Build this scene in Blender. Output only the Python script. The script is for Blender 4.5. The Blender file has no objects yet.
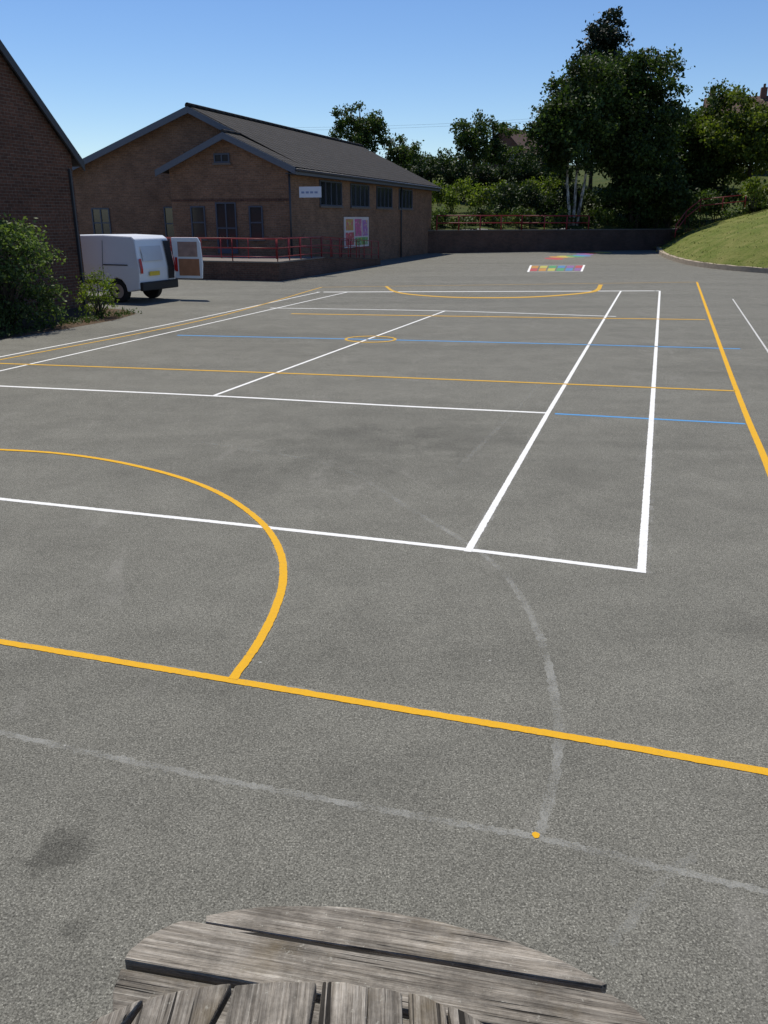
import bpy, math, random
import numpy as np
from mathutils import Vector, Matrix
random.seed(7); rng=np.random.default_rng(11)
scene=bpy.context.scene
scene.view_settings.view_transform='Standard'
scene.view_settings.look='None'
scene.view_settings.exposure=0

# ------------------------------------------------------------ materials
class NT:
    def __init__(s,name):
        s.m=bpy.data.materials.new(name); s.m.use_nodes=True
        s.t=s.m.node_tree; s.b=s.t.nodes['Principled BSDF']; s.out=s.t.nodes['Material Output']
        s.tc=s.t.nodes.new('ShaderNodeTexCoord')
    def n(s,ty,**k):
        n=s.t.nodes.new(ty)
        for a,v in k.items(): setattr(n,a,v)
        return n
    def l(s,a,b): s.t.links.new(a,b)
    def coord(s,scale=(1,1,1),rot=(0,0,0),src='Object',loc=(0,0,0)):
        m=s.n('ShaderNodeMapping'); m.inputs['Scale'].default_value=scale; m.inputs['Rotation'].default_value=rot
        m.inputs['Location'].default_value=loc
        s.l(s.tc.outputs[src],m.inputs['Vector']); return m.outputs[0]
    def noise(s,scale,detail=3,rough=.55,vec=None,dist=0):
        n=s.n('ShaderNodeTexNoise'); n.inputs['Scale'].default_value=scale; n.inputs['Detail'].default_value=detail
        n.inputs['Roughness'].default_value=rough; n.inputs['Distortion'].default_value=dist
        s.l(vec if vec is not None else s.tc.outputs['Object'],n.inputs['Vector']); return n.outputs['Fac']
    def ramp(s,fac,stops):
        r=s.n('ShaderNodeValToRGB'); e=r.color_ramp.elements
        while len(e)<len(stops): e.new(.5)
        for i,(p,c) in enumerate(stops):
            e[i].position=p; e[i].color=(c,c,c,1) if isinstance(c,(int,float)) else (*c,1)
        s.l(fac,r.inputs[0]); return r.outputs[0]
    def mix(s,a,b,fac,mode='MIX'):
        m=s.n('ShaderNodeMix'); m.data_type='RGBA'; m.blend_type=mode
        for v,i in ((fac,0),(a,6),(b,7)):
            if isinstance(v,(int,float)): m.inputs[i].default_value=v
            elif isinstance(v,tuple): m.inputs[i].default_value=(*v,1)
            else: s.l(v,m.inputs[i])
        return m.outputs[2]
    def math(s,op,a,b=0.):
        m=s.n('ShaderNodeMath',operation=op)
        for v,i in ((a,0),(b,1)):
            if isinstance(v,(int,float)): m.inputs[i].default_value=v
            else: s.l(v,m.inputs[i])
        return m.outputs[0]
    def bump(s,h,strength=.3,dist=.01):
        b=s.n('ShaderNodeBump'); b.inputs['Strength'].default_value=strength; b.inputs['Distance'].default_value=dist
        s.l(h,b.inputs['Height']); s.l(b.outputs[0],s.b.inputs['Normal'])
    def col(s,c):
        if isinstance(c,tuple): s.b.inputs['Base Color'].default_value=(*c,1)
        else: s.l(c,s.b.inputs['Base Color'])
    def rough(s,r,spec=None):
        s.b.inputs['Roughness'].default_value=r
        if spec is not None: s.b.inputs['Specular IOR Level'].default_value=spec

def M_plain(name,c,r=.6,var=.12,scale=8,spec=.4,metal=0):
    s=NT(name); f=s.noise(scale,4)
    s.col(s.mix(tuple(x*(1-var) for x in c),tuple(min(1,x*(1+var)) for x in c),f)); s.rough(r,spec)
    s.b.inputs['Metallic'].default_value=metal
    return s.m

def M_asphalt():
    s=NT('asphalt')
    geo=s.tc.outputs['Object']
    fine=s.noise(135,2,.8)
    base=s.ramp(fine,[(.30,(.034,.033,.029)),(.44,(.126,.123,.104)),(.57,(.170,.166,.143)),(.71,(.37,.36,.31))])
    vo=s.n('ShaderNodeTexVoronoi'); vo.inputs['Scale'].default_value=125; s.l(geo,vo.inputs['Vector'])
    sepc=s.n('ShaderNodeSeparateColor'); s.l(vo.outputs['Color'],sepc.inputs[0])
    c=s.mix(base,s.ramp(sepc.outputs[0],[(.0,.70),(.5,.98),(1.,1.26)]),1.,'MULTIPLY')
    sh=s.noise(1.9,6,.70)
    b1=s.ramp(sh,[(.3,.85),(.7,1.10)])
    c=s.mix(c,b1,1.,'MULTIPLY')
    v=s.coord((.10,.55,1),(0,0,math.radians(18)))
    b2=s.ramp(s.noise(1.,6,.65,v,.6),[(.32,.84),(.5,1.0),(.7,1.09)])
    c=s.mix(c,b2,1.,'MULTIPLY')
    wob=s.math('MULTIPLY',s.math('SUBTRACT',sh,.5),2.2)
    wob2=s.math('MULTIPLY',s.math('SUBTRACT',s.noise(9,3,.6),.5),1.6)
    for (x,y,r,k) in [(-1.25,2.58,.15,.62),(-1.06,2.2,.06,.72),(-1.35,7.2,.55,.92),(-.3,8.6,1.1,.86),(.9,9.0,.9,.88),(1.9,6.9,.8,.95)]:
        d=s.n('ShaderNodeVectorMath',operation='DISTANCE'); s.l(geo,d.inputs[0]); d.inputs[1].default_value=(x,y,0)
        q=s.math('ADD',s.math('DIVIDE',d.outputs['Value'],r),wob2 if r<.3 else wob)
        m=s.ramp(q,[(.45,k),(1.1 if r<.2 else 1.2,1.)])
        c=s.mix(c,m,1.,'MULTIPLY')
    vo=s.n('ShaderNodeTexVoronoi'); vo.inputs['Scale'].default_value=2.3; s.l(geo,vo.inputs['Vector'])
    sp=s.ramp(vo.outputs['Distance'],[(.012,1.),(.022,0.)])
    c=s.mix(c,(.5,.5,.47),s.math('MULTIPLY',sp,.5))
    v=s.coord((.9,.35,1),(0,0,math.radians(-30)))
    sc=s.ramp(s.noise(1.3,7,.75,v,1.2),[(.58,0.),(.74,.35)])
    c=s.mix(c,(.26,.25,.225),sc)
    s.col(c); s.rough(.92,.2)
    s.bump(fine,.6,.005)
    return s.m

def M_paint(name,c,wear=.5):
    s=NT(name); f=s.noise(120,3,.85); g=s.noise(7,5,.7)
    k=s.math('ADD',s.math('MULTIPLY',s.math('SUBTRACT',f,.5),1.),s.math('MULTIPLY',s.math('SUBTRACT',g,.5),.55))
    k=s.math('ADD',k,.5)
    m=s.ramp(k,[(.50+.16*(1-wear),0.),(.62+.2*(1-wear),wear)])
    v=s.mix(tuple(x*.80 for x in c),c,s.noise(60,3))
    s.col(s.mix(v,(.12,.12,.11),m)); s.rough(.8,.2); s.bump(f,.6,.004); return s.m

def M_faded(name,c,dens,lo=.40):
    s=NT(name); tr=s.n('ShaderNodeBsdfTransparent'); mx=s.n('ShaderNodeMixShader')
    f=s.noise(120,3,.85); g=s.noise(3.2,5,.75)
    k=s.math('ADD',f,s.math('MULTIPLY',s.math('SUBTRACT',g,.5),1.1))
    fac=s.ramp(k,[(lo,0.),(lo+.3,dens)])
    s.col(c); s.rough(.9,.2)
    s.l(fac,mx.inputs[0]); s.l(tr.outputs[0],mx.inputs[1]); s.l(s.b.outputs[0],mx.inputs[2]); s.l(mx.outputs[0],s.out.inputs[0])
    return s.m

def M_brick(name,c1,c2,mortar,extra=1.):
    s=NT(name)
    sep=s.n('ShaderNodeSeparateXYZ'); s.l(s.tc.outputs['Object'],sep.inputs[0])
    cb=s.n('ShaderNodeCombineXYZ'); s.l(s.math('ADD',sep.outputs[0],sep.outputs[1]),cb.inputs[0]); s.l(sep.outputs[2],cb.inputs[1])
    b=s.n('ShaderNodeTexBrick'); s.l(cb.outputs[0],b.inputs['Vector'])
    b.inputs['Scale'].default_value=1; b.inputs['Brick Width'].default_value=.225; b.inputs['Row Height'].default_value=.075
    b.inputs['Mortar Size'].default_value=.006; b.inputs['Bias'].default_value=-.1
    b.inputs['Color1'].default_value=(*c1,1); b.inputs['Color2'].default_value=(*c2,1); b.inputs['Mortar'].default_value=(*mortar,1)
    g=s.ramp(s.noise(.9,5,.65),[(.3,.75),(.7,1.2)]); h=s.ramp(s.noise(14,3,.6),[(.3,.75),(.7,1.25)])
    s.col(s.mix(s.mix(b.outputs[0],g,1.,'MULTIPLY'),h,1.,'MULTIPLY')); s.rough(.92,.2)
    s.bump(b.outputs['Fac'],-.4,.01); return s.m

def M_roof():
    s=NT('roof_tiles')
    w=s.n('ShaderNodeTexWave',wave_type='BANDS',bands_direction='Y'); w.inputs['Scale'].default_value=.55; w.inputs['Distortion'].default_value=.15
    s.l(s.tc.outputs['Object'],w.inputs[0])
    w2=s.n('ShaderNodeTexWave',wave_type='BANDS',bands_direction='Z',wave_profile='SAW'); w2.inputs['Scale'].default_value=2.0
    s.l(s.tc.outputs['Object'],w2.inputs[0])
    h=s.math('ADD',s.math('MULTIPLY',w.outputs['Fac'],.55),s.math('MULTIPLY',w2.outputs['Fac'],.45))
    c=s.ramp(h,[(.1,(.009,.0085,.008)),(.7,(.038,.034,.032)),(1.,(.062,.056,.053))])
    g=s.ramp(s.noise(2.2,5,.7),[(.3,.6),(.7,1.4)])
    s.col(s.mix(c,g,1.,'MULTIPLY')); s.rough(.9,.2); s.bump(h,1.,.06); return s.m

def M_leaf(name,dark,light,trans=.35,hue=None):
    s=NT(name); geo=s.n('ShaderNodeNewGeometry')
    a=s.mix(dark,light,geo.outputs['Random Per Island'])
    g=s.ramp(s.noise(.55,2,.6),[(.3,.50),(.7,1.45)])
    c=s.mix(a,g,1.,'MULTIPLY')
    tr=s.n('ShaderNodeBsdfTranslucent'); mx=s.n('ShaderNodeMixShader'); mx.inputs[0].default_value=trans
    c2=s.mix(c,(1.25,1.35,.55),1.,'MULTIPLY')
    s.col(c); s.rough(.6,.25); s.l(c2,tr.inputs[0])
    s.l(s.b.outputs[0],mx.inputs[1]); s.l(tr.outputs[0],mx.inputs[2]); s.l(mx.outputs[0],s.out.inputs[0])
    return s.m

def M_bark(name,c1,c2,sc=6):
    s=NT(name); f=s.noise(1,4,.7,s.coord((sc,sc,sc*.35)))
    s.col(s.ramp(f,[(.4,c1),(.6,c2)])); s.rough(.9,.2); s.bump(f,.5,.02); return s.m

def M_grass(name,c1,c2,c3):
    s=NT(name); f=s.noise(9,5,.85); g=s.noise(.8,6,.7)
    c=s.ramp(f,[(.3,c1),(.7,c2)]); s.col(s.mix(c,c3,s.ramp(g,[(.42,0.),(.68,.85)]))); s.rough(.95,.1); s.bump(f,.9,.08); return s.m

def M_wood(axis):
    s=NT('weathered_wood_'+axis)
    inf=s.n('ShaderNodeObjectInfo')
    sc=(4.5,150,150) if axis=='x' else (150,4.5,150)
    off=s.n('ShaderNodeVectorMath',operation='ADD'); s.l(s.tc.outputs['Object'],off.inputs[0])
    cb=s.n('ShaderNodeCombineXYZ'); r10=s.math('MULTIPLY',inf.outputs['Random'],13.7); s.l(r10,cb.inputs[0]); s.l(r10,cb.inputs[1]); s.l(cb.outputs[0],off.inputs[1])
    def mp(scale):
        m=s.n('ShaderNodeMapping'); m.inputs['Scale'].default_value=scale; s.l(off.outputs[0],m.inputs[0]); return m.outputs[0]
    v=mp(sc); v2=mp(tuple(x*.26 for x in sc)); v3=mp(tuple(x*.36 if x>10 else 1.3 for x in sc)); v4=mp(tuple(x*.62 if x>10 else 2.6 for x in sc))
    f=s.noise(1,4,.75,v,.1); g=s.noise(1,5,.65,v2,.4); h=s.noise(1,2,.5,v3,.15); h2=s.noise(1,2,.5,v4,.1)
    c=s.ramp(f,[(.28,(.075,.064,.052)),(.42,(.19,.168,.138)),(.58,(.29,.262,.222)),(.75,(.46,.43,.37))])
    c=s.mix(c,s.ramp(g,[(.32,.55),(.62,1.22)]),1.,'MULTIPLY')
    c=s.mix(c,s.ramp(s.noise(7,6,.78,off.outputs[0]),[(.36,.62),(.58,1.12)]),1.,'MULTIPLY')
    c=s.mix(c,(.15,.115,.065),s.ramp(s.noise(3.1,5,.7,off.outputs[0]),[(.52,0.),(.70,.55)]))
    # pale lichen flecks
    c=s.mix(c,(.50,.49,.42),s.ramp(s.noise(48,4,.75,off.outputs[0]),[(.63,0.),(.70,.45)]))
    c=s.mix(c,s.ramp(inf.outputs['Random'],[(0.,.84),(1.,1.16)]),1.,'MULTIPLY')
    crk=s.math('MAXIMUM',s.ramp(h,[(.325,1.),(.345,0.)]),s.ramp(h2,[(.285,.8),(.31,0.)]))
    c=s.mix(c,(.012,.010,.008),s.math('MULTIPLY',crk,.92))
    s.col(c); s.rough(.88,.2); s.bump(s.math('SUBTRACT',s.math('ADD',f,g),crk),1.,.006); return s.m

def M_glass(name='window_glass',c=(.015,.018,.022)):
    s=NT(name); s.col(s.mix(c,tuple(x*2.2 for x in c),s.noise(.7,2))); s.rough(.12,.8); return s.m

mAsph=M_asphalt()
mWhite=M_paint('white_line_paint',(.78,.78,.76),.45); mWhiteOld=M_paint('old_white_paint',(.58,.58,.56),.75)
mYel=M_paint('yellow_line_paint',(.70,.38,.015),.5); mYelOld=M_paint('worn_yellow_paint',(.58,.34,.04),.5)
mBlue=M_paint('blue_line_paint',(.08,.30,.62),.5)
mFade=M_faded('ghost_line',(.38,.38,.35),.55,.36); mFade2=M_faded('ghost_line_faint',(.36,.36,.33),.32)
mDust=M_faded('paint_overspray',(.60,.60,.58),.30,.5); mDustY=M_faded('sand_fringe',(.50,.48,.42),.35,.42)
mBrick=M_brick('hall_brick',(.245,.135,.082),(.160,.090,.058),(.20,.17,.14))
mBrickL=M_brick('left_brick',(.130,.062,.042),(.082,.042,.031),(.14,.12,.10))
mBrickW=M_brick('retaining_brick',(.12,.066,.050),(.08,.048,.038),(.11,.10,.09))
mRoof=M_roof()
mFascia=M_plain('fascia_grey',(.11,.125,.155),.5); mFasciaD=M_plain('fascia_dark',(.045,.047,.055),.5)
mFrame=M_plain('window_frame_blue_grey',(.07,.085,.12),.45); mGlass=M_glass()
mRed=M_plain('red_railing_paint',(.27,.028,.032),.5); mConc=M_plain('concrete',(.30,.29,.26),.9,.25,12)
mKerb=M_plain('kerb_stone',(.34,.28,.21),.9,.4,5)
mSoil=M_plain('soil',(.085,.06,.04),1.,.5,14,.1)
mStone=M_plain('coping_stone',(.15,.13,.115),.9,.25,9)
mGrass=M_grass('mown_grass',(.055,.082,.016),(.16,.19,.042),(.21,.20,.07))
mHill=M_grass('hill_grass',(.03,.05,.014),(.06,.085,.022),(.09,.09,.03))

# ------------------------------------------------------------ mesh helpers
def mobj(name,v,f,mat=None,parent=None,smooth=False,bevel=0):
    me=bpy.data.meshes.new(name); me.from_pydata([tuple(p) for p in v],[],[tuple(q) for q in f]); me.update()
    o=bpy.data.objects.new(name,me); scene.collection.objects.link(o)
    if mat: me.materials.append(mat)
    if parent: o.parent=parent
    if smooth: me.polygons.foreach_set('use_smooth',[True]*len(me.polygons))
    if bevel:
        b=o.modifiers.new('b','BEVEL'); b.width=bevel; b.segments=2; b.limit_method='ANGLE'; b.angle_limit=math.radians(40)
    return o
def empty(name,loc=(0,0,0),rz=0):
    o=bpy.data.objects.new(name,None); o.location=loc; o.rotation_euler=(0,0,rz); scene.collection.objects.link(o); return o
BF=[(0,3,2,1),(4,5,6,7),(0,1,5,4),(1,2,6,5),(2,3,7,6),(3,0,4,7)]
def bv(x0,x1,y0,y1,z0,z1): return [(x0,y0,z0),(x1,y0,z0),(x1,y1,z0),(x0,y1,z0),(x0,y0,z1),(x1,y0,z1),(x1,y1,z1),(x0,y1,z1)]
def box(name,x0,x1,y0,y1,z0,z1,mat,parent=None,bevel=0): return mobj(name,bv(x0,x1,y0,y1,z0,z1),BF,mat,parent,bevel=bevel)
class MB:
    def __init__(s): s.v=[];s.f=[]
    def add(s,v,f):
        o=len(s.v); s.v+=list(v); s.f+=[tuple(i+o for i in q) for q in f]
    def box(s,*a): s.add(bv(*a),BF)
    def tube(s,pts,rad,seg=8,cap=True):
        pts=[Vector(p) for p in pts]; vs=[];fs=[]
        for i,p in enumerate(pts):
            d=(pts[min(i+1,len(pts)-1)]-pts[max(i-1,0)]).normalized()
            a=Vector((0,0,1)) if abs(d.z)<.9 else Vector((1,0,0))
            x=d.cross(a).normalized(); y=d.cross(x).normalized(); r=rad[i] if isinstance(rad,(list,tuple)) else rad
            for k in range(seg):
                t=2*math.pi*k/seg; vs.append(p+x*math.cos(t)*r+y*math.sin(t)*r)
        for i in range(len(pts)-1):
            for k in range(seg):
                k2=(k+1)%seg; fs.append((i*seg+k,i*seg+k2,(i+1)*seg+k2,(i+1)*seg+k))
        if cap: fs.append(tuple(range(seg))[::-1]); fs.append(tuple((len(pts)-1)*seg+k for k in range(seg)))
        s.add(vs,fs)
    def prism(s,poly,z0,z1):
        n=len(poly); s.add([(x,y,z0) for x,y in poly]+[(x,y,z1) for x,y in poly],
          [tuple(range(n))[::-1],tuple(range(n,2*n))]+[(i,(i+1)%n,n+(i+1)%n,n+i) for i in range(n)])
    def obj(s,name,mat,parent=None,smooth=False,bevel=0): return mobj(name,s.v,s.f,mat,parent,smooth,bevel)

def resample(pts,step,smooth=True):
    P=[np.array(p,float) for p in pts]; out=[]
    if smooth and len(P)>2:
        Q=[2*P[0]-P[1]]+P+[2*P[-1]-P[-2]]
        for i in range(1,len(Q)-2):
            a,b,c,d=Q[i-1:i+3]; n=max(2,int(np.linalg.norm(c-b)/step))
            for k in range(n):
                t=k/n; out.append(.5*((2*b)+(-a+c)*t+(2*a-5*b+4*c-d)*t*t+(-a+3*b-3*c+d)*t**3))
    else:
        for b,c in zip(P[:-1],P[1:]):
            n=max(1,int(np.linalg.norm(c-b)/step))
            for k in range(n): out.append(b+(c-b)*k/n)
    out.append(P[-1]); return out
def ribbon(name,pts,w,mat,z,smooth=False,jit=.0014,step=.02,closed=False,wy=0.):
    """painted strip; wy = extra width where the strip runs along x (thicker hand-painted cross lines)"""
    if closed: pts=list(pts)+[pts[0]]
    R=resample(pts,step,smooth); v=[];f=[]
    for i,p in enumerate(R):
        d=R[min(i+1,len(R)-1)]-R[max(i-1,0)]; d=d/np.linalg.norm(d); n=np.array([-d[1],d[0]])
        ww=w+wy*abs(d[0])
        a=ww/2+random.gauss(0,jit); b=ww/2+random.gauss(0,jit)
        v+=[(*(p+n*a),z),(*(p-n*b),z)]
    for i in range(len(R)-1): f.append((2*i,2*i+1,2*i+3,2*i+2))
    return mobj(name,v,f,mat)

# ------------------------------------------------------------ ground
gx=[-400,-120,-60,-30,-15,0,15,30,60,120,400]; gy=[-200,-60,-20,0,10,20,30,45,60,75,400,900]
gv=[(x,y,0) for y in gy for x in gx]; gf=[]
for j in range(len(gy)-1):
    for i in range(len(gx)-1):
        a=j*len(gx)+i; gf.append((a,a+1,a+1+len(gx),a+len(gx)))
mobj('playground_asphalt_ground',gv,gf,mAsph)

# court markings, metres on the playground
Z=.0009
W=.055
ribbon('white_court_line',[(-4.6,7.22),(-3.33,6.83),(-.9,6.12),(.62,5.66),(1.80,5.26)],W,mWhite,Z*2,True)
ribbon('white_court_line',[(.61,5.62),(2.05,10.2),(7.92,28.62)],W,mWhite,Z*3)
ribbon('white_court_line',[(1.77,5.24),(9.23,28.66)],W+.004,mWhite,Z*3)
ribbon('white_court_line',[(-7.5,12.45),(-5.58,11.97),(-2.34,11.26),(.21,10.61),(2.05,10.2)],W+.012,mWhite,Z*2,True)
ribbon('white_court_line',[(-2.34,11.26),(1.6,22.29)],W,mWhite,Z*3)
ribbon('white_court_line',[(-3.09,23.06),(1.6,22.29),(5.75,21.0)],.13,mWhiteOld,Z*2,True)
ribbon('white_court_line',[(-2.11,28.22),(-1.19,28.22),(7.92,28.62),(9.23,28.66)],.17,mWhite,Z*2,True)
ribbon('white_court_line',[(-7.6,8.7),(-6.12,13.23),(-1.19,28.22)],W,mWhite,Z*3,True)
ribbon('white_court_line',[(-8.2,10.6),(-6.74,14.64),(-4.79,19.84),(-2.11,28.22)],W,mWhite,Z*3,True)
ribbon('worn_white_line',[(10.5,25.7),(7.04,15.34),(6.2,12.8)],.035,mWhiteOld,Z*2,True)
ribbon('yellow_court_line',[(-2.9,4.45),(-2.2,4.25),(-.81,3.83),(.08,3.56),(1.01,3.28),(1.69,3.06),(2.5,2.8)],.052,mYel,Z*4,True)
ribbon('yellow_court_line',[(11.93,32.76),(5.36,12.78),(3.75,7.78),(2.5,4.0)],.07,mYel,Z*4,True)
ribbon('yellow_goal_circle_line',[(-5.4,8.55),(-4.7,8.53),(-4.04,8.45),(-3.36,8.30),(-2.64,7.97),(-1.92,7.46),(-1.4,6.91),(-.99,6.25),(-.77,5.66),(-.68,5.12),(-.68,4.64),(-.725,4.22),(-.80,3.84)],.054,mYel,Z*5,True)
ribbon('yellow_court_line',[(-7.6,14.2),(-6.46,13.95),(-1.31,12.96),(1.8,12.3),(4.95,11.60)],.08,mYelOld,Z*4,True)
ribbon('yellow_court_line',[(-2.36,21.6),(2.83,20.9),(7.71,20.3)],.13,mYelOld,Z*4,True)
ribbon('yellow_court_line',[(-7.6,12.0),(-6.6,14.32),(-4.2,20.67),(-2.19,30.2)],.06,mYelOld,Z*4,True)
ribbon('yellow_court_line',[(-2.19,30.2),(5,31.5),(11.93,32.7)],.06,mYelOld,Z*4,True)
ribbon('yellow_goal_circle_line',[(.07,30.6),(.35,28.4),(1.0,27.1),(2.3,26.2),(4.1,26.2),(5.6,27.0),(7.0,28.5),(7.94,31.4)],.09,mYelOld,Z*5,True,wy=.22)
ribbon('yellow_centre_circle_line',[(-.27+.5*math.cos(t*math.pi/12),16.9+.45*math.sin(t*math.pi/12)) for t in range(24)],.05,mYelOld,Z*5,False,closed=True,wy=.04)
ribbon('blue_court_line',[(2.13,10.16),(4.28,9.62)],.06,mBlue,Z*2)
ribbon('blue_court_line',[(-4.3,17.5),(1.89,16.5),(6.64,15.6)],.085,mBlue,Z*3,True)
ribbon('faded_curve_line',[(.3,6.42),(.64,5.76),(.83,5.2),(.9,4.6),(.9,4.05),(.85,3.51),(.76,3.08),(.62,2.68)],.045,mFade,Z*.8,True,.006)
ribbon('faded_curve_line',[(-2.13,8.86),(-.53,7.88),(.3,6.42)],.05,mFade2,Z*.8,True,.006)
ribbon('faded_straight_line',[(-2.6,3.6),(-1.82,3.36),(-1.04,3.11),(-.36,2.91),(.27,2.74),(.61,2.65),(1.0,2.51),(1.7,2.27)],.036,mFade,Z*.9,True,.005)
ribbon('faded_straight_line',[(1.22,2.58),(1.01,2.41),(.76,2.14)],.035,mFade2,Z*1.,True,.006)
ribbon('faded_straight_line',[(.62,7.5),(1.5,9.9),(2.4,12.4)],.05,mFade2,Z*1.,True,.006)
ribbon('paint_overspray_haze',[(.61,5.62),(2.05,10.2),(3,13.2)],.10,mDust,Z*1.2,jit=.008)
ribbon('paint_overspray_haze',[(1.77,5.24),(4,12.2)],.11,mDust,Z*1.3,jit=.008)
ribbon('paint_overspray_haze',[(1.70,5.29),(2.0,5.19)],.03,mDust,Z*1.4,jit=.003)
ribbon('paint_overspray_haze',[(-2.9,4.45),(-2.2,4.25),(-.81,3.83),(.08,3.56),(1.01,3.28),(1.69,3.06),(2.5,2.8)],.082,mDustY,Z*1.5,True,jit=.006)
ribbon('paint_overspray_haze',[(-2.64,7.97),(-1.92,7.46),(-1.4,6.91),(-.99,6.25),(-.77,5.66),(-.68,5.12),(-.68,4.64),(-.725,4.22),(-.80,3.84)],.088,mDustY,Z*1.6,True,jit=.006)
mb=MB(); mb.add([(.600+.015*math.cos(a)*random.uniform(.85,1.15),2.665+.018*math.sin(a)*random.uniform(.85,1.15),Z*3) for a in [i*math.pi/8 for i in range(16)]],[tuple(range(16))]); mb.obj('yellow_paint_spot',mYel)

def lerp(a,b,t): return (a[0]+(b[0]-a[0])*t,a[1]+(b[1]-a[1])*t)
q=[(6.51,38.97),(9.02,39.4),(10.4,44.9),(7.58,44.6)]
game=empty('painted_number_grid')
cols=[(.42,.07,.08),(.48,.24,.06),(.46,.42,.10),(.08,.30,.13),(.08,.22,.42),(.24,.12,.30)]
gm=[M_paint('grid_paint',c,.8) for c in cols]
for i in range(6):
    for j in range(2):
        t0,t1=i/6+.015,(i+1)/6-.015; s0,s1=.10+j*.42+.01,.10+(j+1)*.42-.03
        P=[lerp(lerp(q[0],q[1],t),lerp(q[3],q[2],t),s_) for t,s_ in ((t0,s0),(t1,s0),(t1,s1),(t0,s1))]
        mobj('grid_square',[(x,y,Z*2) for x,y in P],[(0,1,2,3)],gm[(i+j)%6],game)
o=ribbon('grid_border',q,.10,mWhite,Z*3,closed=True); o.parent=game
game2=empty('painted_snake_game')
for i in range(9):
    x=10.2+i*.66; y=52+i*1.25+.8*math.sin(i*1.3)
    mobj('snake_patch',[(x+.55*math.cos(a),y+1.3*math.sin(a),Z*(2+i*.3)) for a in [j*math.pi/5 for j in range(10)]],[tuple(range(10))],gm[i%6],game2)

mb=MB(); mb.add([(x,y,Z*2.5) for x,y in [(-13,9),(-9.6,11.5),(-8.3,14.5),(-7.65,16.9),(-7.05,18.4),(-6.45,20.2),(-6.3,21.6),(-6.9,22.6),(-7.9,23.2),(-8.3,23.5),(-13,12)]],[tuple(range(11))]); mb.obj('planting_bed_soil',mSoil)

# ------------------------------------------------------------ grass bank, kerb, hill
kerb=[(23.5,78),(22.0,70.8),(18.0,56.5),(16.3,48.5),(15.75,44.0),(16.0,40.5),(17.0,37.6),(19.5,33.5),(24,29.5),(32,26)]
K=resample(kerb,.6,True)
v=[];f=[]
for i,p in enumerate(K):
    d=K[min(i+1,len(K)-1)]-K[max(i-1,0)]; d/=np.linalg.norm(d); n=np.array([-d[1],d[0]])
    if n[0]<0: n=-n
    a=p;b=p+n*.26; h_=.22+.012*math.sin(i*2.3)
    v+=[(*a,0),(*a,h_),(*b,h_),(*b,0)]
for i in range(len(K)-1):
    o=4*i; f+= [(o,o+1,o+5,o+4),(o+1,o+2,o+6,o+5),(o+2,o+3,o+7,o+6)]
mobj('stone_kerb',v,f,mKerb)
v=[];f=[];nr=26
tuft=[]
for i,p in enumerate(K):
    d=K[min(i+1,len(K)-1)]-K[max(i-1,0)]; d/=np.linalg.norm(d); n=np.array([-d[1],d[0]])
    if n[0]<0: n=-n
    for j in range(nr):
        s_=.26+(j/(nr-1))**1.3*20
        z=.18+3.9*(1-math.exp(-max(0,s_-.2)*.165)) + .05*math.sin(p[1]*.9+j)*min(1,s_)
        q2=p+n*s_
        v.append((q2[0],q2[1],z))
        if s_<9:
            for _ in range(6): tuft.append((q2[0]+rng.normal()*.35,q2[1]+rng.normal()*.35,z+.01+abs(rng.normal())*.02))
for i in range(len(K)-1):
    for j in range(nr-1):
        a=i*nr+j; f.append((a,a+1,a+nr+1,a+nr))
mobj('grass_bank',v,f,mGrass,smooth=True)
def leafmesh(name,pos,size,mat,parent=None,aspect=.6,up=0.,seed=0):
    r=np.random.default_rng(seed); N=len(pos)
    u=r.normal(size=(N,3)); u[:,2]=u[:,2]*(1-up)+up*3*np.abs(u[:,2]); u/=np.linalg.norm(u,axis=1)[:,None]
    w=r.normal(size=(N,3)); w-= (w*u).sum(1)[:,None]*u; w/=np.linalg.norm(w,axis=1)[:,None]
    L=(size*r.uniform(.6,1.4,N))[:,None]
    V=np.stack([pos-u*L*.5,pos+w*L*.5*aspect,pos+u*L*.5,pos-w*L*.5*aspect],1).reshape(-1,3)
    me=bpy.data.meshes.new(name); me.vertices.add(4*N); me.vertices.foreach_set('co',V.astype(np.float32).ravel())
    me.loops.add(4*N); me.loops.foreach_set('vertex_index',np.arange(4*N,dtype=np.int32))
    me.polygons.add(N); me.polygons.foreach_set('loop_start',np.arange(0,4*N,4,dtype=np.int32)); me.polygons.foreach_set('loop_total',np.full(N,4,dtype=np.int32))
    me.update(calc_edges=True); me.validate()
    o=bpy.data.objects.new(name,me); scene.collection.objects.link(o); me.materials.append(mat)
    if parent: o.parent=parent
    return o
mTuft=M_leaf('grass_blade',(.06,.085,.018),(.17,.19,.05),.3)
leafmesh('grass_tufts',np.array(tuft),.10,mTuft,None,.25,.6,3)

def wally(x):
    pts=[(-60,66),(-3,60.5),(1.2,60),(3.5,60.2),(9.8,62.8),(20.7,66.7),(24,68),(140,72)]
    for a,b in zip(pts[:-1],pts[1:]):
        if x<=b[0]: return a[1]+(b[1]-a[1])*(x-a[0])/(b[0]-a[0])
    return 72
def gz(x,y):
    d=max(0,y-wally(x)); return 1.5+min(d*.15,7.5)
xs=np.linspace(-60,140,61); ds=[0,1,3,6,10,15,22,30,40,52,70,100]
v=[];f=[]
for x in xs:
    for d in ds:
        y=wally(x)+.25+d; v.append((x,y,gz(x,y)-.05+.15*math.sin(x*1.1+d)))
nd=len(ds)
for i in range(len(xs)-1):
    for j in range(nd-1):
        a=i*nd+j; f.append((a,a+nd,a+nd+1,a+1))
mobj('garden_hillside_terrain',v,f,mHill,smooth=True)

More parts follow.
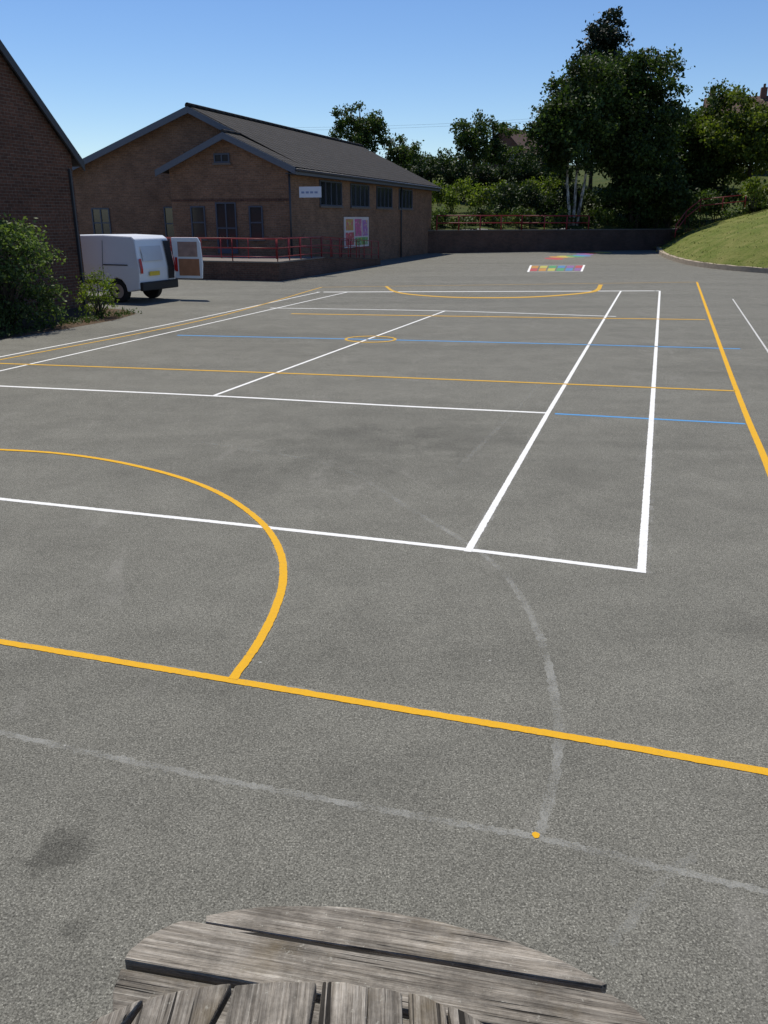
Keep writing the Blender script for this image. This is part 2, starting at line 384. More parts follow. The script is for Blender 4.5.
def wall_path(name,pts,h,t,mat,cap,z0=0):
    e=empty(name); 
    for (a,b) in zip(pts[:-1],pts[1:]):
        d=Vector((b[0]-a[0],b[1]-a[1],0)); L=d.length
        o=box('wall_run',0,L,0,t,z0,h,mat,e); o.location=(a[0],a[1],0); o.rotation_euler=(0,0,math.atan2(d.y,d.x))
        o=box('coping',-.02,L+.02,-.04,t+.04,h+.001,h+.08,cap,e); o.location=(a[0],a[1],0); o.rotation_euler=(0,0,math.atan2(d.y,d.x))
    return e
wall_path('brick_retaining_wall',[(1.2,59.9),(3.5,60.1),(9.8,62.7),(20.7,66.6),(24,68)],1.45,.25,mBrickW,mStone)
wall_path('brick_garden_wall',[(-.5,56.5),(3.0,60.0)],1.75,.25,mBrick,mStone)

def railing(name,pts,h,mat,rails=(1.,.55),gap=1.5,r=.025,rr=None):
    mb=MB(); rr=rr or r
    for a,b in zip(pts[:-1],pts[1:]):
        a=Vector(a);b=Vector(b); n=max(1,int((b-a).length/gap))
        for i in range(n+1):
            p=a.lerp(b,i/n); mb.tube([p,p+Vector((0,0,h))],r,6)
        for k_ in rails: mb.tube([a+Vector((0,0,h*k_)),b+Vector((0,0,h*k_))],rr,6)
    return mb.obj(name,mat,smooth=True)
railing('red_steel_railing',[(3.6,59.9,1.5),(9.8,62.5,1.5),(15,64.4,1.5)],.95,mRed,(1,.5),1.6,.045)
railing('red_steel_railing',[(20.3,61.0,1.0),(21.3,62.2,1.9),(22.6,63.2,2.7),(25.5,62.5,3.0)],.85,mRed,(1,.5),1.3,.035)

# ------------------------------------------------------------ hall building
RZ=-math.radians(17.8)
hall=empty('brick_school_hall',(-4.06,38,0),RZ)
EZ=4.38; ov=.45
sR=.487; XM=-5.22; PZ=EZ-XM*sR-.08; sR=(PZ-EZ)/-XM; sL=.355; XL=-12.4; EL=PZ-(XM-XL)*sL
L=24.0
mb=MB()
prof=[(XL,0),(0,0),(0,EZ),(XM,PZ),(XL,EL)]
n=5
mb.add([(x,1.5,z) for x,z in prof]+[(x,L,z) for x,z in prof],[tuple(range(5)),tuple(range(5,10))[::-1]]+[(i,n+i,n+(i+1)%n,(i+1)%n) for i in range(5)])
mb.obj('main_walls',mBrick,hall)
sB=.44; bx0,bx1,bxm=-5.75,0.002,-2.80; BP=EZ-bxm*sB
mb=MB(); prof=[(bx0,0),(bx1,0),(bx1,EZ-.01),(bxm,BP-.01),(bx0,EZ-.01)]
mb.add([(x,0,z) for x,z in prof]+[(x,3.2,z) for x,z in prof],[tuple(range(5)),tuple(range(5,10))[::-1]]+[(i,n+i,n+(i+1)%n,(i+1)%n) for i in range(5)])
mb.obj('bay_walls',mBrick,hall)
def roofslab(name,xa,za,xb,zb,y0,y1,t=.14,mat=mRoof):
    return mobj(name,[(xa,y0,za),(xb,y0,zb),(xb,y1,zb),(xa,y1,za),(xa,y0,za+t),(xb,y0,zb+t),(xb,y1,zb+t),(xa,y1,za+t)],BF,mat,hall)
roofslab('roof_right',ov,EZ-ov*sR+.01,XM,PZ+.01,1.1,L+.35)
roofslab('roof_left',XL-ov,EL-ov*sL+.01,XM-.002,PZ+.012,1.1,L+.35)
roofslab('bay_roof_right',ov+.004,EZ-ov*sB+.004,bxm,BP+.004,-.35,1.095)
roofslab('bay_roof_left',bx0-ov,EZ-ov*sB+.004,bxm-.002,BP+.006,-.35,4.0)
mb=MB(); mb.tube([(XM,1.05,PZ+.16),(XM,L+.37,PZ+.16)],.12,8); mb.tube([(bxm,-.36,BP+.14),(bxm,1.3,BP+.14)],.1,8); mb.obj('ridge_tiles',mRoof,hall)
def barge(name,xa,za,xb,zb,y,mat,h=.27,t=.05):
    return mobj(name,[(xa,y,za-h),(xb,y,zb-h),(xb,y+t,zb-h),(xa,y+t,za-h),(xa,y,za),(xb,y,zb),(xb,y+t,zb),(xa,y+t,za)],BF,mat,hall)
zt=.12
barge('barge_board',ov+.02,EZ-ov*sB+zt,bxm,BP+zt,-.405,mFascia); barge('barge_board',bx0-ov-.02,EZ-ov*sB+zt,bxm,BP+zt,-.408,mFascia)
barge('barge_board',XL-ov,EL-ov*sL+zt,XM,PZ+zt,1.045,mFascia); barge('barge_board',bxm,PZ-(bxm-XM)*sR+zt,XM,PZ+zt,1.048,mFascia)
box('eaves_fascia',ov+.003,ov+.04,-.35,L+.35,EZ-ov*sR-.14,EZ-ov*sR+.10,mFascia,hall)
box('soffit',.01,ov,-.35,L+.3,EZ-ov*sR-.12,EZ-ov*sR-.08,mFasciaD,hall)
mb=MB(); mb.tube([(ov+.1,-.36,EZ-ov*sR+.03),(ov+.1,L+.36,EZ-ov*sR+.03)],.06,8)
mb.tube([(.09,-.12,EZ-.3),(.09,-.12,.75)],.045,8); mb.tube([(.08,16.5,EZ-.3),(.08,16.5,.0)],.045,8); mb.obj('gutter_and_downpipes',mFasciaD,hall,True)
box('brick_band',bx0-.01,bx1+.012,-.016,.0-.002,2.98,3.10,mBrickL,hall)
def window(nm,xc,z0,w,h,y,cols_=1,rows=1,axis='x',door=False):
    """framed opening on a wall facing -y (axis x) or +x (axis y)"""
    mbF=MB(); mbG=MB(); t=.06; d=.05
    def B(mb_,a0,a1,p0,p1,z0_,z1_):
        if axis=='x': mb_.box(a0,a1,y-p1,y-p0,z0_,z1_)
        else: mb_.box(y+p0,y+p1,a0,a1,z0_,z1_)
    x0,x1=xc-w/2,xc+w/2; z1=z0+h
    B(mbF,x0,x0+t,.004,d,z0,z1); B(mbF,x1-t,x1,.004,d,z0,z1); B(mbF,x0+t,x1-t,.004,d,z1-t,z1); B(mbF,x0+t,x1-t,.004,d,z0,z0+(t if not door else .25))
    for i in range(1,cols_):
        xx=x0+w*i/cols_; B(mbF,xx-.03,xx+.03,.004,d-.005,z0+t,z1-t)
    for j in range(1,rows):
        zz=z0+h*j/rows; B(mbF,x0+t,x1-t,.004,d-.01,zz-.03,zz+.03)
    B(mbG,x0+t,x1-t,.003,.012,z0+t*.9,z1-t*.9)
    mbF.obj(nm+'_frame',mFrame,hall); mbG.obj(nm+'_glass',mGlass,hall)
    if not door:
        s_=MB(); B(s_,x0-.06,x1+.06,.002,.09,z0-.08,z0-.002); s_.obj(nm+'_sill',mStone,hall)
window('door',-3.05,.80,1.0,2.15,0,2,2,door=True)
window('window',-4.45,1.42,.72,1.38,0,1,2); window('window',-1.60,1.42,.66,1.38,0,1,2)
window('gable_vent',-3.1,4.55,.75,.38,0,2,1)
window('window',-6.75,1.3,.7,1.5,1.5,1,2); window('window',-10.6,1.4,1.0,1.35,1.5,2,2)
for vv in (4.9,9.1,13.3,17.6): window('clerestory_window',vv,2.84,2.9,1.12,.004,4,1,axis='y')
mb=MB(); mb.box(.01,.05,6.6,10.4,.85,2.35); mb.obj('art_panel_board',M_plain('art_panel_white',(.66,.60,.60),.5),hall)
for i,(a,b,c_,d_,cc,c2) in enumerate([(6.75,8.0,.98,1.6,(.60,.08,.12),(.10,.28,.10)),(8.2,10.2,.95,1.33,(.10,.34,.12),(.6,.5,.1)),(6.8,7.9,1.7,2.25,(.55,.35,.10),(.62,.10,.22)),(8.15,9.2,1.4,2.25,(.60,.12,.30),(.12,.35,.16)),(9.35,10.2,1.4,2.2,(.40,.16,.45),(.65,.45,.2))]):
    s=NT('artwork_ink'); s.col(s.ramp(s.noise(4.5,4,.7),[(.38,c2),(.46,cc),(.56,cc),(.64,(.7,.62,.55))])); s.rough(.5,.3)
    box('artwork',.052,.058,a,b,c_,d_,s.m,hall)
sg=empty('school_name_sign'); sg.location=(-3.60,37.75,0); sg.rotation_euler=(0,0,RZ)
o=box('board',0,1.0,0,.03,3.12,3.55,M_plain('sign_white',(.62,.66,.74),.4,.05),sg)
for i in range(4): box('lettering',.1+i*.2,.1+i*.2+.14,-.006,-.002,3.28,3.36,M_plain('sign_blue',(.22,.28,.45),.4),sg)
box('bracket',.02,.06,.03,.3,3.12,3.16,mFasciaD,sg)

ter=empty('brick_ramp_terrace',(-4.06,38,0),RZ)
box('terrace',-6.0,1.5,-4.6,-.003,0,.66,mBrickW,ter); box('terrace_coping',-6.04,1.54,-4.64,-.003,.662,.72,mStone,ter)
mobj('ramp',[(.35,0,0),(1.5,0,0),(1.5,8.0,0),(.35,8.0,0),(.35,0,.66),(1.5,0,.66),(1.5,8.0,.30),(.35,8.0,.30)],BF,mBrickW,ter)
mobj('ramp_surface',[(.35,0,.664),(1.54,0,.664),(1.54,8.0,.305),(.35,8.0,.305)],[(0,1,2,3)],mConc,ter)
r=railing('red_ramp_railing',[(-5.9,-4.5,.72),(-.5,-4.5,.72),(1.42,-4.5,.72),(1.42,0,.72),(1.42,7.9,.34)],.82,mRed,(1.,.6,.2),1.1,.022,.018); r.parent=ter
r=railing('red_inner_railing',[(-5.9,-2.4,.72),(.4,-2.4,.72),(.4,0,.72),(.4,7.8,.36)],.8,mRed,(1.,.5),1.2,.022,.018); r.parent=ter

# ------------------------------------------------------------ left building
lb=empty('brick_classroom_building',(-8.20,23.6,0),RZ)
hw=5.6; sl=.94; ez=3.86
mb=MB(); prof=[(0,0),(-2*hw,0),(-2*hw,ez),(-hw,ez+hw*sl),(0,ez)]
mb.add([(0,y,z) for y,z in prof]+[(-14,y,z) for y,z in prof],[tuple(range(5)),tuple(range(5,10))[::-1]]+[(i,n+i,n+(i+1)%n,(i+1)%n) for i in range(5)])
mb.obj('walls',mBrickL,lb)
def slab2(nm,ya,za,yb,zb,x0,x1,t,mat,z=0):
    mobj(nm,[(x0,ya,za+z),(x0,yb,zb+z),(x1,yb,zb+z),(x1,ya,za+z),(x0,ya,za+t+z),(x0,yb,zb+t+z),(x1,yb,zb+t+z),(x1,ya,za+t+z)],BF,mat,lb)
slab2('roof_slope',.30,ez-.30*sl,-hw,ez+hw*sl,.12,-14.2,.12,mRoof,.01)
slab2('roof_slope',-2*hw-.35,ez-.35*sl,-hw-.002,ez+hw*sl,.12,-14.2,.12,mRoof,.012)
slab2('barge_board',.31,ez-.31*sl,-hw,ez+hw*sl,.17,.125,.24,mFasciaD,-.10)
slab2('barge_board',-2*hw-.36,ez-.36*sl,-hw,ez+hw*sl,.17,.125,.24,mFasciaD,-.10)
box('corner_drainpipe',.01,.07,-.20,-.14,0,3.5,mFasciaD,lb)

# ------------------------------------------------------------ van
van=empty('white_panel_van',(-6.90,24.25,0),math.atan2(.37,-.93))
mVan=M_plain('van_white_paint',(.74,.76,.79),.3,.03,2,.5); mBlk=M_plain('black_plastic',(.02,.02,.022),.6); mTyre=M_plain('tyre_rubber',(.018,.018,.018),.9)
mRim=M_plain('wheel_silver',(.35,.36,.38),.35,.1,9,.5,.6); mTail=M_plain('tail_light_red',(.45,.02,.02),.25); mPlate=M_plain('number_plate_yellow',(.7,.5,.05),.5)
prof=[(0,.38),(-.02,.95),(.04,1.35),(.12,1.74),(.24,1.82),(1.2,1.85),(2.7,1.83),(3.1,1.76),(3.85,1.22),(4.35,1.02),(4.5,.8),(4.52,.4),(4.4,.3),(3.95,.28),(3.90,.5),(3.78,.64),(3.6,.69),(3.42,.64),(3.30,.5),(3.26,.28),(1.15,.28),(1.10,.5),(.98,.64),(.80,.69),(.62,.64),(.50,.5),(.45,.30)]
def vy(z,side):
    ins=0 if z<1.0 else (z-1.0)**1.5*.16
    return -ins if side else -1.74+ins
mb=MB(); N=len(prof)
mb.add([(x,vy(z,1),z) for x,z in prof]+[(x,vy(z,0),z) for x,z in prof],[tuple(range(N)),tuple(range(N,2*N))[::-1]]+[(i,N+i,N+(i+1)%N,(i+1)%N) for i in range(N)])
o=mb.obj('body',mVan,van,bevel=.035)
for wx in (.80,3.60):
    for side,yy in ((0,-.03),(1,-1.71)):
        mb=MB(); w=.2*(-1 if side==0 else 1)
        mb.tube([(wx,yy,.32),(wx,yy+w,.32)],.32,28); mb.obj('tyre',mTyre,van,bevel=.03)
        mb=MB(); e_=.006*(1 if side==0 else -1); mb.tube([(wx,yy+e_,.32),(wx,yy+w*.5,.32)],.2,20); mb.obj('wheel_rim',mRim,van)
        mb=MB(); mb.tube([(wx,yy+e_*2,.32),(wx,yy,.32)],.06,12); mb.obj('hub',mBlk,van)
box('rear_bumper',-.10,.03,-1.72,-.02,.34,.58,mBlk,van,.03)
box('side_rub_strip',1.3,3.2,-.002,.018,.52,.62,mBlk,van)
def rearx(z):
    for (x0,z0),(x1,z1) in zip(prof[:4],prof[1:5]):
        if z0<=z<=z1: return x0+(x1-x0)*(z-z0)/(z1-z0)
    return .12
def rearpanel(nm,y0,y1,z0,z1,mat,off):
    zs=[z0]+[z for z in (.95,1.35,1.74) if z0<z<z1]+[z1]
    vv=[];ff=[]
    for z in zs: vv+=[(rearx(z)-off,y0,z),(rearx(z)-off,y1,z)]
    for i in range(len(zs)-1): ff.append((2*i,2*i+1,2*i+3,2*i+2))
    mobj(nm,vv,ff,mat,van)
rearpanel('load_bay_shade_panel',-1.62,-1.34,.62,1.68,mBlk,.037)  # flat black sheet on the closed body, painted in for the bay's inner shade
rearpanel('door_gap',-1.335,-1.32,.58,1.72,mBlk,.038)
rearpanel('rear_door_pressing',-1.15,-.22,1.15,1.55,M_plain('van_door_pressing',(.56,.58,.62),.3,.05),.039)
rearpanel('tail_light',-.14,-.035,.82,1.22,mTail,.04); rearpanel('tail_light',-1.70,-1.64,.82,1.22,mTail,.04)
rearpanel('number_plate',-.90,-.42,.74,.86,mPlate,.042)
door=empty('open_rear_door'); door.parent=van; door.location=(-.03,-1.72,0); door.rotation_euler=(0,0,math.radians(8))
mb=MB(); pr=[(.0,.60),(-.86,.60),(-.90,1.0),(-.86,1.62),(-.78,1.76),(.06,1.76)]
mb.add([(x,-.03,z) for x,z in pr]+[(x,.03,z) for x,z in pr],[tuple(range(6)),tuple(range(6,12))[::-1]]+[(i,6+i,6+(i+1)%6,(i+1)%6) for i in range(6)])
mb.obj('door_skin',mVan,door,bevel=.015)
box('door_lining',-.80,-.14,.034,.042,.68,1.16,M_plain('plywood_lining',(.36,.16,.08),.8,.35,6),door); box('door_window',-.76,-.14,.034,.040,1.22,1.64,M_plain('door_inner_panel',(.34,.22,.18),.4,.6,5),door)
box('door_light_cluster',-.10,-.03,.036,.05,.8,1.2,mTail,door)
def sidep(nm,pts,mat,off=.006):
    mobj(nm,[(x,vy(z,1)+off,z) for x,z in pts],[tuple(range(len(pts)))],mat,van)
sidep('cab_window',[(2.45,1.16),(2.45,1.60),(3.0,1.58),(3.62,1.16)],mGlass)
for sx in (1.22,2.35): sidep('door_seam',[(sx,.42),(sx,1.0),(sx,1.70),(sx+.015,1.70),(sx+.015,1.0),(sx+.015,.42)],mBlk,.003)
sidep('slide_rail',[(.35,1.03),(1.2,1.03),(1.2,1.06),(.35,1.06)],mBlk,.008)

# ------------------------------------------------------------ vegetation
mBirch=M_leaf('birch_leaf',(.018,.038,.010),(.066,.102,.026),.30)
mDark=M_leaf('dark_conifer_leaf',(.007,.016,.009),(.020,.034,.015),.1)
mOak=M_leaf('broadleaf',(.024,.046,.012),(.070,.105,.025),.3)
mLime=M_leaf('light_shrub_leaf',(.07,.115,.018),(.17,.21,.035),.4)
mYG=M_leaf('yellowgreen_leaf',(.050,.080,.013),(.14,.17,.028),.38)
mShrub=M_leaf('shrub_leaf',(.030,.055,.014),(.08,.12,.03),.3)
mHedge=M_leaf('hedge_leaf',(.014,.028,.010),(.040,.064,.018),.2)
mBarkB=M_bark('birch_bark',(.10,.09,.08),(.55,.53,.49),5); mBark=M_bark('bark',(.03,.024,.018),(.09,.07,.05),5)

def crown(c,r,n,cr,shell=2.2,flat=0):
    out=[]
    for i in range(n):
        d=rng.normal(size=3); d/=np.linalg.norm(d); k=rng.uniform(0,1)**(1/shell)
        wob=1+.18*math.sin(3*d[0]+c[0])+.14*math.sin(5*d[2]+c[1])
        p=np.array(c)+d*np.array(r)*k*wob
        out.append((*p,cr*rng.uniform(.6,1.35)))
    return out
def leafpts(cl,n):
    out=[]
    for (x,y,z,r_) in cl:
        m=max(6,int(n*r_**2)); d=rng.normal(size=(m,3)); d/=np.linalg.norm(d,axis=1)[:,None]
        rad=rng.uniform(0,1,(m,1))**.45*r_*(1+.25*rng.normal(size=(m,1)))
        out.append(np.array([x,y,z])+d*rad*np.array([1,1,.75]))
    return np.concatenate(out)
def tree(name,x,y,z0,trunk,crowns,leafn,leaf,mat,bark,tr=.16,stems=1,limbs=14,lean=.9):
    e=empty(name); cl=[]
    for c in crowns: cl+=crown(*c)
    mb=MB(); top=max(c[2] for c in cl)
    for s_ in range(stems):
        ox=(s_-(stems-1)/2)*.3; ln=(s_-(stems-1)/2)*lean
        pts=[(x+ox,y,z0-.2),(x+ox+ln*.3,y,z0+trunk*.5),(x+ox+ln,y+.1,z0+trunk),(x+ox+ln*1.5,y,z0+(top-z0)*.65),(x+ox+ln*1.6,y,z0+(top-z0)*.93)]
        mb.tube(pts,[tr*1.2,tr,tr*.8,tr*.4,tr*.1],8)
    idx=rng.choice(len(cl),min(limbs,len(cl)),replace=False)
    for i in idx:
        c=cl[i]; zb=z0+trunk+(max(0,c[2]-z0-trunk))*.45
        a=Vector((x,y,zb)); b=Vector(c[:3]); m=a.lerp(b,.5)+Vector((0,0,.3))
        mb.tube([a,m,b],[tr*.45,tr*.25,tr*.06],6)
    mb.obj('trunk_and_limbs',bark,e,True)
    leafmesh('foliage',leafpts(cl,leafn),leaf,mat,e,.65,seed=int(abs(x*10)+y))
    return e
g=gz(14.3,66.5)
tree('birch_tree',14.3,66.4,g-.3,3.2,[((13.8,66.2,8.2),(3.7,3.2,3.1),125,.85),((14.9,66.2,10.7),(2.6,2.4,2.4),60,.75),((11.9,66,8.4),(1.5,1.5,1.9),24,.6)],215,.25,mBirch,mBarkB,.12,3,10,.35)
tree('birch_tree',19.2,67.5,gz(20.2,67.5),2.5,[((18.6,67.5,8.6),(3.4,3.3,4.4),140,.9),((19.2,67,4.8),(3.2,2.5,2.4),74,.8),((17.9,67.5,12.0),(2.5,2,1.8),50,.65)],210,.26,mBirch,mBark,.15,2)
tree('cypress_tree',17.6,76,gz(18.6,76),2.5,[((17.6,76,12),(3.0,2.6,4.4),105,.9),((17.6,76,15.7),(1.8,1.6,2.0),60,.65),((18.1,76,17.4),(.9,.9,.7),14,.42)],210,.25,mDark,mBark,.2)
tree('garden_tree',-2.4,92,5.5,3,[((-2.3,92,10.6),(2.8,2.4,2.4),100,.62)],220,.25,mOak,mBark,.2)
tree('garden_tree',1.6,93,5.5,2,[((2.0,93,8.5),(2.4,2,1.5),50,.6)],190,.25,mOak,mBark,.15)
tree('garden_tree',8.6,86,5.2,2,[((8.3,86,9.2),(1.9,2,2.0),70,.55)],210,.24,mOak,mBark,.18)
tree('garden_tree',10.8,90,5.6,2,[((10.9,90,10.6),(2.0,1.8,1.0),34,.45),((10.6,90,8.6),(1.5,1.7,1.7),40,.55)],200,.24,mOak,mBark,.16)
tree('garden_tree',15.5,100,6,2,[((15.0,100,8.6),(2.6,1.8,1.5),50,.6)],190,.26,mOak,mBark,.16)
tree('ash_tree',28.6,70,2.5,3,[((28.2,70,8.3),(3.4,3.4,3.2),105,.85),((32.0,70,9.6),(3.2,2.6,2.6),76,.8)],190,.27,mYG,mBark,.2)
tree('maple_tree',25.2,72,2.5,2.5,[((24.7,72,7.9),(2.5,2.6,3.4),86,.8),((25.6,72,4.6),(3.0,2.4,2.0),60,.8)],190,.27,mOak,mBark,.18)
tree('ash_tree',33,62,3,2.5,[((31.6,62,6.9),(3.4,3,2.5),90,.8),((30.5,61,4.8),(3.6,2.4,1.6),60,.75)],190,.26,mYG,mBark,.18)
tree('cypress_tree',36.5,78,3,3,[((36.2,78,10.2),(2.2,2.2,3.2),70,.8)],190,.27,mDark,mBark,.2)
def shrubs(name,items,leafn,leaf,mat,stems=True):
    cl=[]; mb=MB()
    for (x,y,z,rx,ry,rz,n_,cr) in items:
        cl+=crown((x,y,z),(rx,ry,rz),n_,cr,1.8)
        for k_ in range(3): mb.tube([(x+.1*k_,y,z-rz*1.2),(x+rx*.3*(k_-1),y,z)],[.04,.02],5)
    e=empty(name); mb.obj('stems',mBark,e); leafmesh('foliage',leafpts(cl,leafn),leaf,mat,e,.7,seed=len(cl)); return e
it=[]
for i in range(15):
    x=3.0+i*.95; y=76+.25*i; it.append((x,y,5.5+.25*math.sin(i*2.1),1.0,.9,1.85,20,.55))
shrubs('clipped_hedge',it,200,.2,mHedge)
it=[]
for i in range(13):
    x=1.+i*1.05; y=68+.35*i+1.2*math.sin(i*1.7); it.append((x,y,gz(x,y)+1.2+.4*math.sin(i*2.7),.9,.8,1.+.25*math.sin(i*3.3),18,.45))
shrubs('flowering_shrubs',it,220,.17,mLime)
it=[]
for i in range(22):
    x=3.2+i*.95; y=wally(x)+2.0+.7*math.sin(i*2.3); it.append((x,y,gz(x,y)+.35+.3*math.sin(i*1.9),.85,.7,.75+.2*math.sin(i*3),15,.42))
shrubs('garden_shrubs',it,220,.17,mShrub)
it=[]
for i in range(15):
    x=9.0+i*1.1; y=wally(x)+5+1.*math.sin(i*2.3); it.append((x,y,gz(x,y)+1.2+.5*math.sin(i*1.4),1.2,.9,1.3,20,.6))
shrubs('dark_shrubs',it,190,.2,mHedge)
it=[]
for i in range(12):
    x=20.8+i*1.0; y=67.5-.5*i+.8*math.sin(i*2); it.append((x,y,2.9+.5*math.sin(i*2.2),1.2,.9,1.2+.3*math.sin(i),20,.5))
shrubs('bank_shrubs',it,200,.19,mShrub)
it=[]
for i in range(9):
    x=25+i*1.3; y=60-.4*i; it.append((x,y,4.0+.5*math.sin(i*2.2),1.0,.9,.9,14,.5))
shrubs('yellow_green_shrubs',it,190,.19,mYG)
it=[]
for i in range(10):
    x=1.5+i*1.2; y=96+.5*i; it.append((x,y,7.8+.5*math.sin(i*2.2),1.3,1.1,1.2,14,.7))
shrubs('distant_hedge',it,130,.26,mOak)
it=[]
for i in range(28):
    x=19+i*2.4; y=92+3*math.sin(i); it.append((x,y,10.0+.9*math.sin(i*1.7),2.0,1.6,2.6,18,1.0))
shrubs('distant_treeline',it,110,.34,mOak)

def bush(name,x,y,rx,ry,h,ncl,cr,n_,leaf,mat):
    e=empty(name); cl=[]
    for i in range(ncl):
        a=rng.uniform(0,2*math.pi); k_=rng.uniform(0,1)**.5; t=rng.uniform(.08,1)
        prof_=(1-max(0,t-.45)**2*2.6)**.5 if t>.45 else .85+.33*t
        cl.append((x+math.cos(a)*rx*k_*prof_,y+math.sin(a)*ry*k_*prof_,h*t*(1-.08*k_),cr*rng.uniform(.6,1.3)))
    mb=MB()
    for c in cl[::4]: mb.tube([(x+rng.normal()*.08,y+rng.normal()*.08,0),(.5*(x+c[0]),.5*(y+c[1]),c[2]*.6),c[:3]],[.025,.015,.005],5)
    mb.obj('stems',mBark,e); leafmesh('foliage',leafpts(cl,n_),leaf,mat,e,.55,seed=ncl); return e
mLaurel=M_leaf('laurel_leaf',(.045,.085,.02),(.17,.23,.075),.35)
bush('laurel_bush',-8.40,18.7,1.35,1.15,2.3,170,.28,900,.085,mLaurel)
bush('rose_bush',-6.95,20.75,.52,.45,1.10,46,.17,1400,.06,mLime)
pp=[]
for i in range(34):
    t=rng.uniform(0,1); bx=-7.8+1.4*t+rng.normal()*.12; by=16.5+5.2*t
    m=rng.integers(10,40); pp.append(np.stack([bx-.15+rng.normal(0,.12,m),by+rng.normal(0,.12,m),np.abs(rng.normal(0,.06,m))+.02],1))
leafmesh('weeds',np.concatenate(pp),.08,mShrub,None,.35,.5,5)

# ------------------------------------------------------------ distant houses
mHB=M_brick('house_brick',(.20,.08,.055),(.15,.06,.045),(.2,.17,.15)); mHR=M_plain('house_roof_tile',(.085,.045,.036),.9,.3,3)
mUP=M_plain('white_upvc',(.6,.6,.6),.4)
def house(name,x,y,z,w,d,eh,rh,rz,ch=True):
    e=empty(name,(x,y,z),rz)
    mb=MB(); pr=[(-w/2,0),(w/2,0),(w/2,eh),(0,eh+rh),(-w/2,eh)]
    mb.add([(a,-d/2,b) for a,b in pr]+[(a,d/2,b) for a,b in pr],[tuple(range(5)),tuple(range(5,10))[::-1]]+[(i,5+i,5+(i+1)%5,(i+1)%5) for i in range(5)]); mb.obj('walls',mHB,e)
    for sx in (-1,1):
        xa=sx*(w/2+.3); za=eh-.3*rh/(w/2)
        mobj('roof',[(xa,-d/2-.3,za+.02),(sx*.002,-d/2-.3,eh+rh+.02),(sx*.002,d/2+.3,eh+rh+.02),(xa,d/2+.3,za+.02),(xa,-d/2-.3,za+.2),(sx*.002,-d/2-.3,eh+rh+.2),(sx*.002,d/2+.3,eh+rh+.2),(xa,d/2+.3,za+.2)],BF,mHR,e)
    if ch:
        for yy in (-d/2+.6,d/2-.6):
            box('chimney',-.4,.4,yy-.35,yy+.35,eh+rh-.5,eh+rh+1.1,mHB,e)
            mb=MB(); mb.tube([(-.18,yy,eh+rh+1.1),(-.18,yy,eh+rh+1.5)],.12,8); mb.tube([(.18,yy,eh+rh+1.1),(.18,yy,eh+rh+1.5)],.12,8); mb.obj('chimney_pots',mHR,e)
    for xx in (-w/4,w/4):
        for zz in (1.,3.2):
            if zz+1.1<eh+.3:
                box('window_frame',xx-.6,xx+.6,-d/2-.05,-d/2-.003,zz,zz+1.1,mUP,e); box('window_glass',xx-.5,xx+.5,-d/2-.06,-d/2-.052,zz+.1,zz+1.,mGlass,e)
house('brick_house',16.4,112,5.3,6,6,4.3,2.8,math.radians(-40),False)
house('brick_house',43,112,9.0,7,7,4.6,2.4,math.radians(75))
house('brick_house',51.5,110,9.0,8,10,4.6,2.6,math.radians(30))
wp=empty('utility_pole'); mb=MB(); mb.tube([(-24,95,0),(-24,95,11.6)],[.16,.11],10); mb.obj('pole',mBark,wp); box('crossarm',-24.9,-23.1,94.94,95.06,11.1,11.2,mBark,wp)
mb=MB()
for o_ in (-.7,.7):
    mb.tube([(-24+43*t,95+5*t+o_*.2,11.2+1.4*t-.5*4*t*(1-t)+o_*.2) for t in [i/16 for i in range(17)]],.008,5)
mb.obj('overhead_cable',mBlk)

# ------------------------------------------------------------ picnic table (foreground)
pt=empty('round_picnic_table')
mWx=M_wood('x'); mWy=M_wood('y')
def board(nm,poly,z0,z1,ang,mat,bev=.005):
    cx=sum(p[0] for p in poly)/len(poly); cy=sum(p[1] for p in poly)/len(poly); c,s_=math.cos(-ang),math.sin(-ang)
    mb=MB(); mb.prism([((x-cx)*c-(y-cy)*s_,(x-cx)*s_+(y-cy)*c) for x,y in poly][::-1],z0,z1)
    o=mb.obj(nm,mat,pt,bevel=bev); o.location=(cx,cy,0); o.rotation_euler=(random.gauss(0,.004),random.gauss(0,.003),ang)
    return o
sa=math.atan2(-.196,1)
def rag(pts,a=.0016): return [(p[0]+random.gauss(0,a),p[1]+random.gauss(0,a)) for p in pts]
outer=resample([(-.505,1.822),(-.35,1.853),(-.13,1.856),(.1,1.815),(.32,1.745),(.47,1.672),(.572,1.602)],.03,True)
board('seat_plank',rag(outer)+[(.556,1.594),(.2,1.664),(-.2,1.738),(-.50,1.799)],.415,.45,sa,mWx)
lf=resample([(-.690,1.672),(-.685,1.70),(-.655,1.742),(-.59,1.792),(-.545,1.800)],.03,True)
rt=resample([(.575,1.574),(.625,1.53),(.665,1.46),(.690,1.408)],.03,True)
board('seat_plank',rag(lf)+rag(rt),.413,.451,sa,mWx)
board('seat_plank',[(-.69,1.650),(.70,1.378),(.715,1.30),(.70,1.245),(-.67,1.515),(-.69,1.58)],.412,.449,sa,mWx)
xb=[-.66,-.505,-.325,-.142,-.035,.045,.13,.22,.33]
yt=[1.215,1.315,1.352,1.360,1.345,1.332,1.300,1.245,1.17]
for i in range(len(xb)-1):
    a,b=xb[i]+.003,xb[i+1]-.005; ya,yb=yt[i]-.004,yt[i+1]-.004
    sk=[-.07,-.045,-.012,-.004,.0,.006,.012,.02][i]
    dy=random.uniform(-.008,.004)
    board('table_top_board',[(a+sk*6,.42),(b+sk*6,.42),(b+.002,yb+dy),((a+b)/2,(ya+yb)/2+.006+dy),(a+.002,ya+dy)][::-1],.712+random.uniform(-.002,.002),.75+random.uniform(-.003,.003),0,mWy)
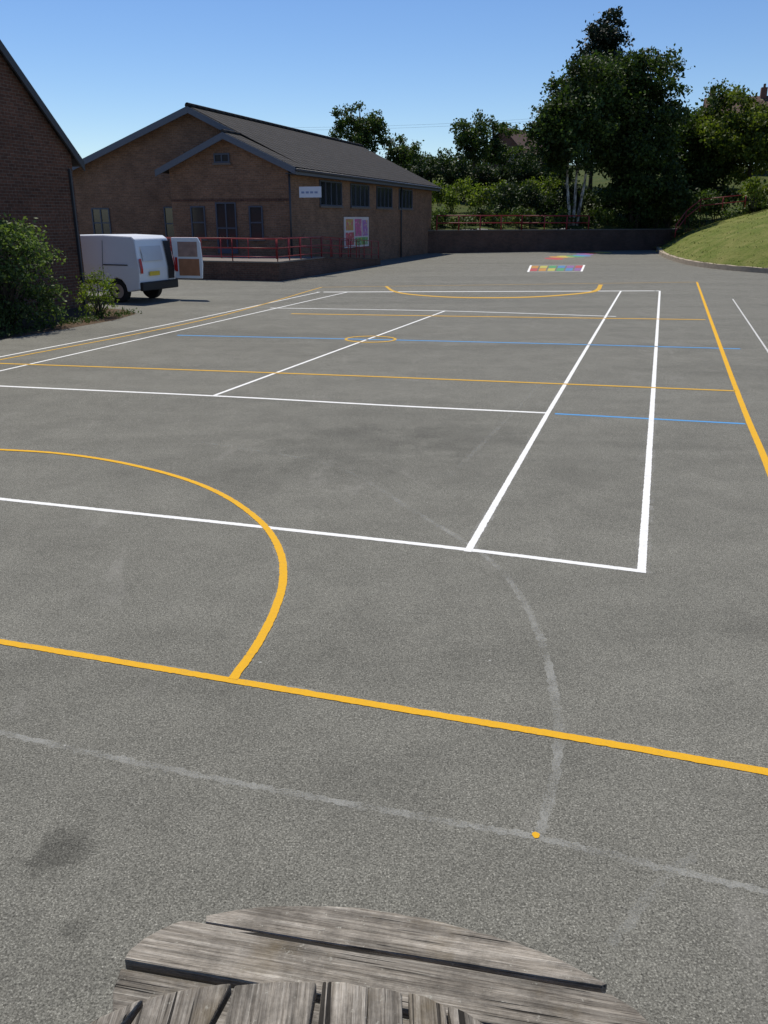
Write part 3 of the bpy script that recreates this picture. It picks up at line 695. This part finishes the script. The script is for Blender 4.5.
def tb(nm,a,b,w,h,mat=mWx):
    a=Vector(a);b=Vector(b); L_=(b-a).length; o=mobj(nm,bv(0,L_,-w/2,w/2,-h/2,h/2),BF,mat,pt,bevel=.005)
    o.location=a; o.rotation_euler=(b-a).to_track_quat('X','Z').to_euler(); return o
for xx in (-.45,.1):
    tb('seat_support_beam',(xx,.1,.37),(xx+.12,1.72,.37),.05,.08)
    tb('table_bearer',(xx,.45,.665),(xx+.03,1.25,.665),.05,.09)
    tb('leg',(xx+.08,1.35,.02),(xx+.05,.95,.66),.05,.09); tb('leg',(xx,.3,.02),(xx+.02,.7,.66),.05,.09)
seatn=[(-.6,.25),(-.3,.08),(.1,.05),(.4,.2),(.45,.34),(-.62,.38)]
board('near_seat_plank',seatn[::-1],.41,.45,0,mWx)

# ------------------------------------------------------------ light, sky, camera
el=math.radians(62); az=math.radians(-22)
w=bpy.data.worlds.new('World'); scene.world=w; w.use_nodes=True
nt=w.node_tree; sky=nt.nodes.new('ShaderNodeTexSky'); sky.sky_type='NISHITA'; sky.sun_disc=False
sky.sun_elevation=el; sky.sun_rotation=az; sky.air_density=1.0; sky.dust_density=.0; sky.ozone_density=4.0; sky.altitude=400
bg=nt.nodes['Background']; bg.inputs[1].default_value=.112
hs=nt.nodes.new('ShaderNodeHueSaturation'); hs.inputs['Saturation'].default_value=1.15; hs.inputs['Hue'].default_value=.508
nt.links.new(sky.outputs[0],hs.inputs['Color']); nt.links.new(hs.outputs[0],bg.inputs[0])
sd=bpy.data.lights.new('sun','SUN'); sd.energy=5.0; sd.angle=math.radians(.5); sd.color=(1,.94,.83)
so=bpy.data.objects.new('sun',sd); scene.collection.objects.link(so)
so.rotation_euler=Vector((math.sin(az)*math.cos(el),math.cos(az)*math.cos(el),math.sin(el))).to_track_quat('Z','Y').to_euler()
cd=bpy.data.cameras.new('camera'); co=bpy.data.objects.new('camera',cd); scene.collection.objects.link(co)
co.location=(0,0,2.3); co.rotation_euler=(math.radians(90)-math.atan(294/830),0,0)
cd.sensor_fit='VERTICAL'; cd.sensor_height=24; cd.lens=24*830/1024; cd.clip_start=.05; cd.clip_end=3000
scene.camera=co
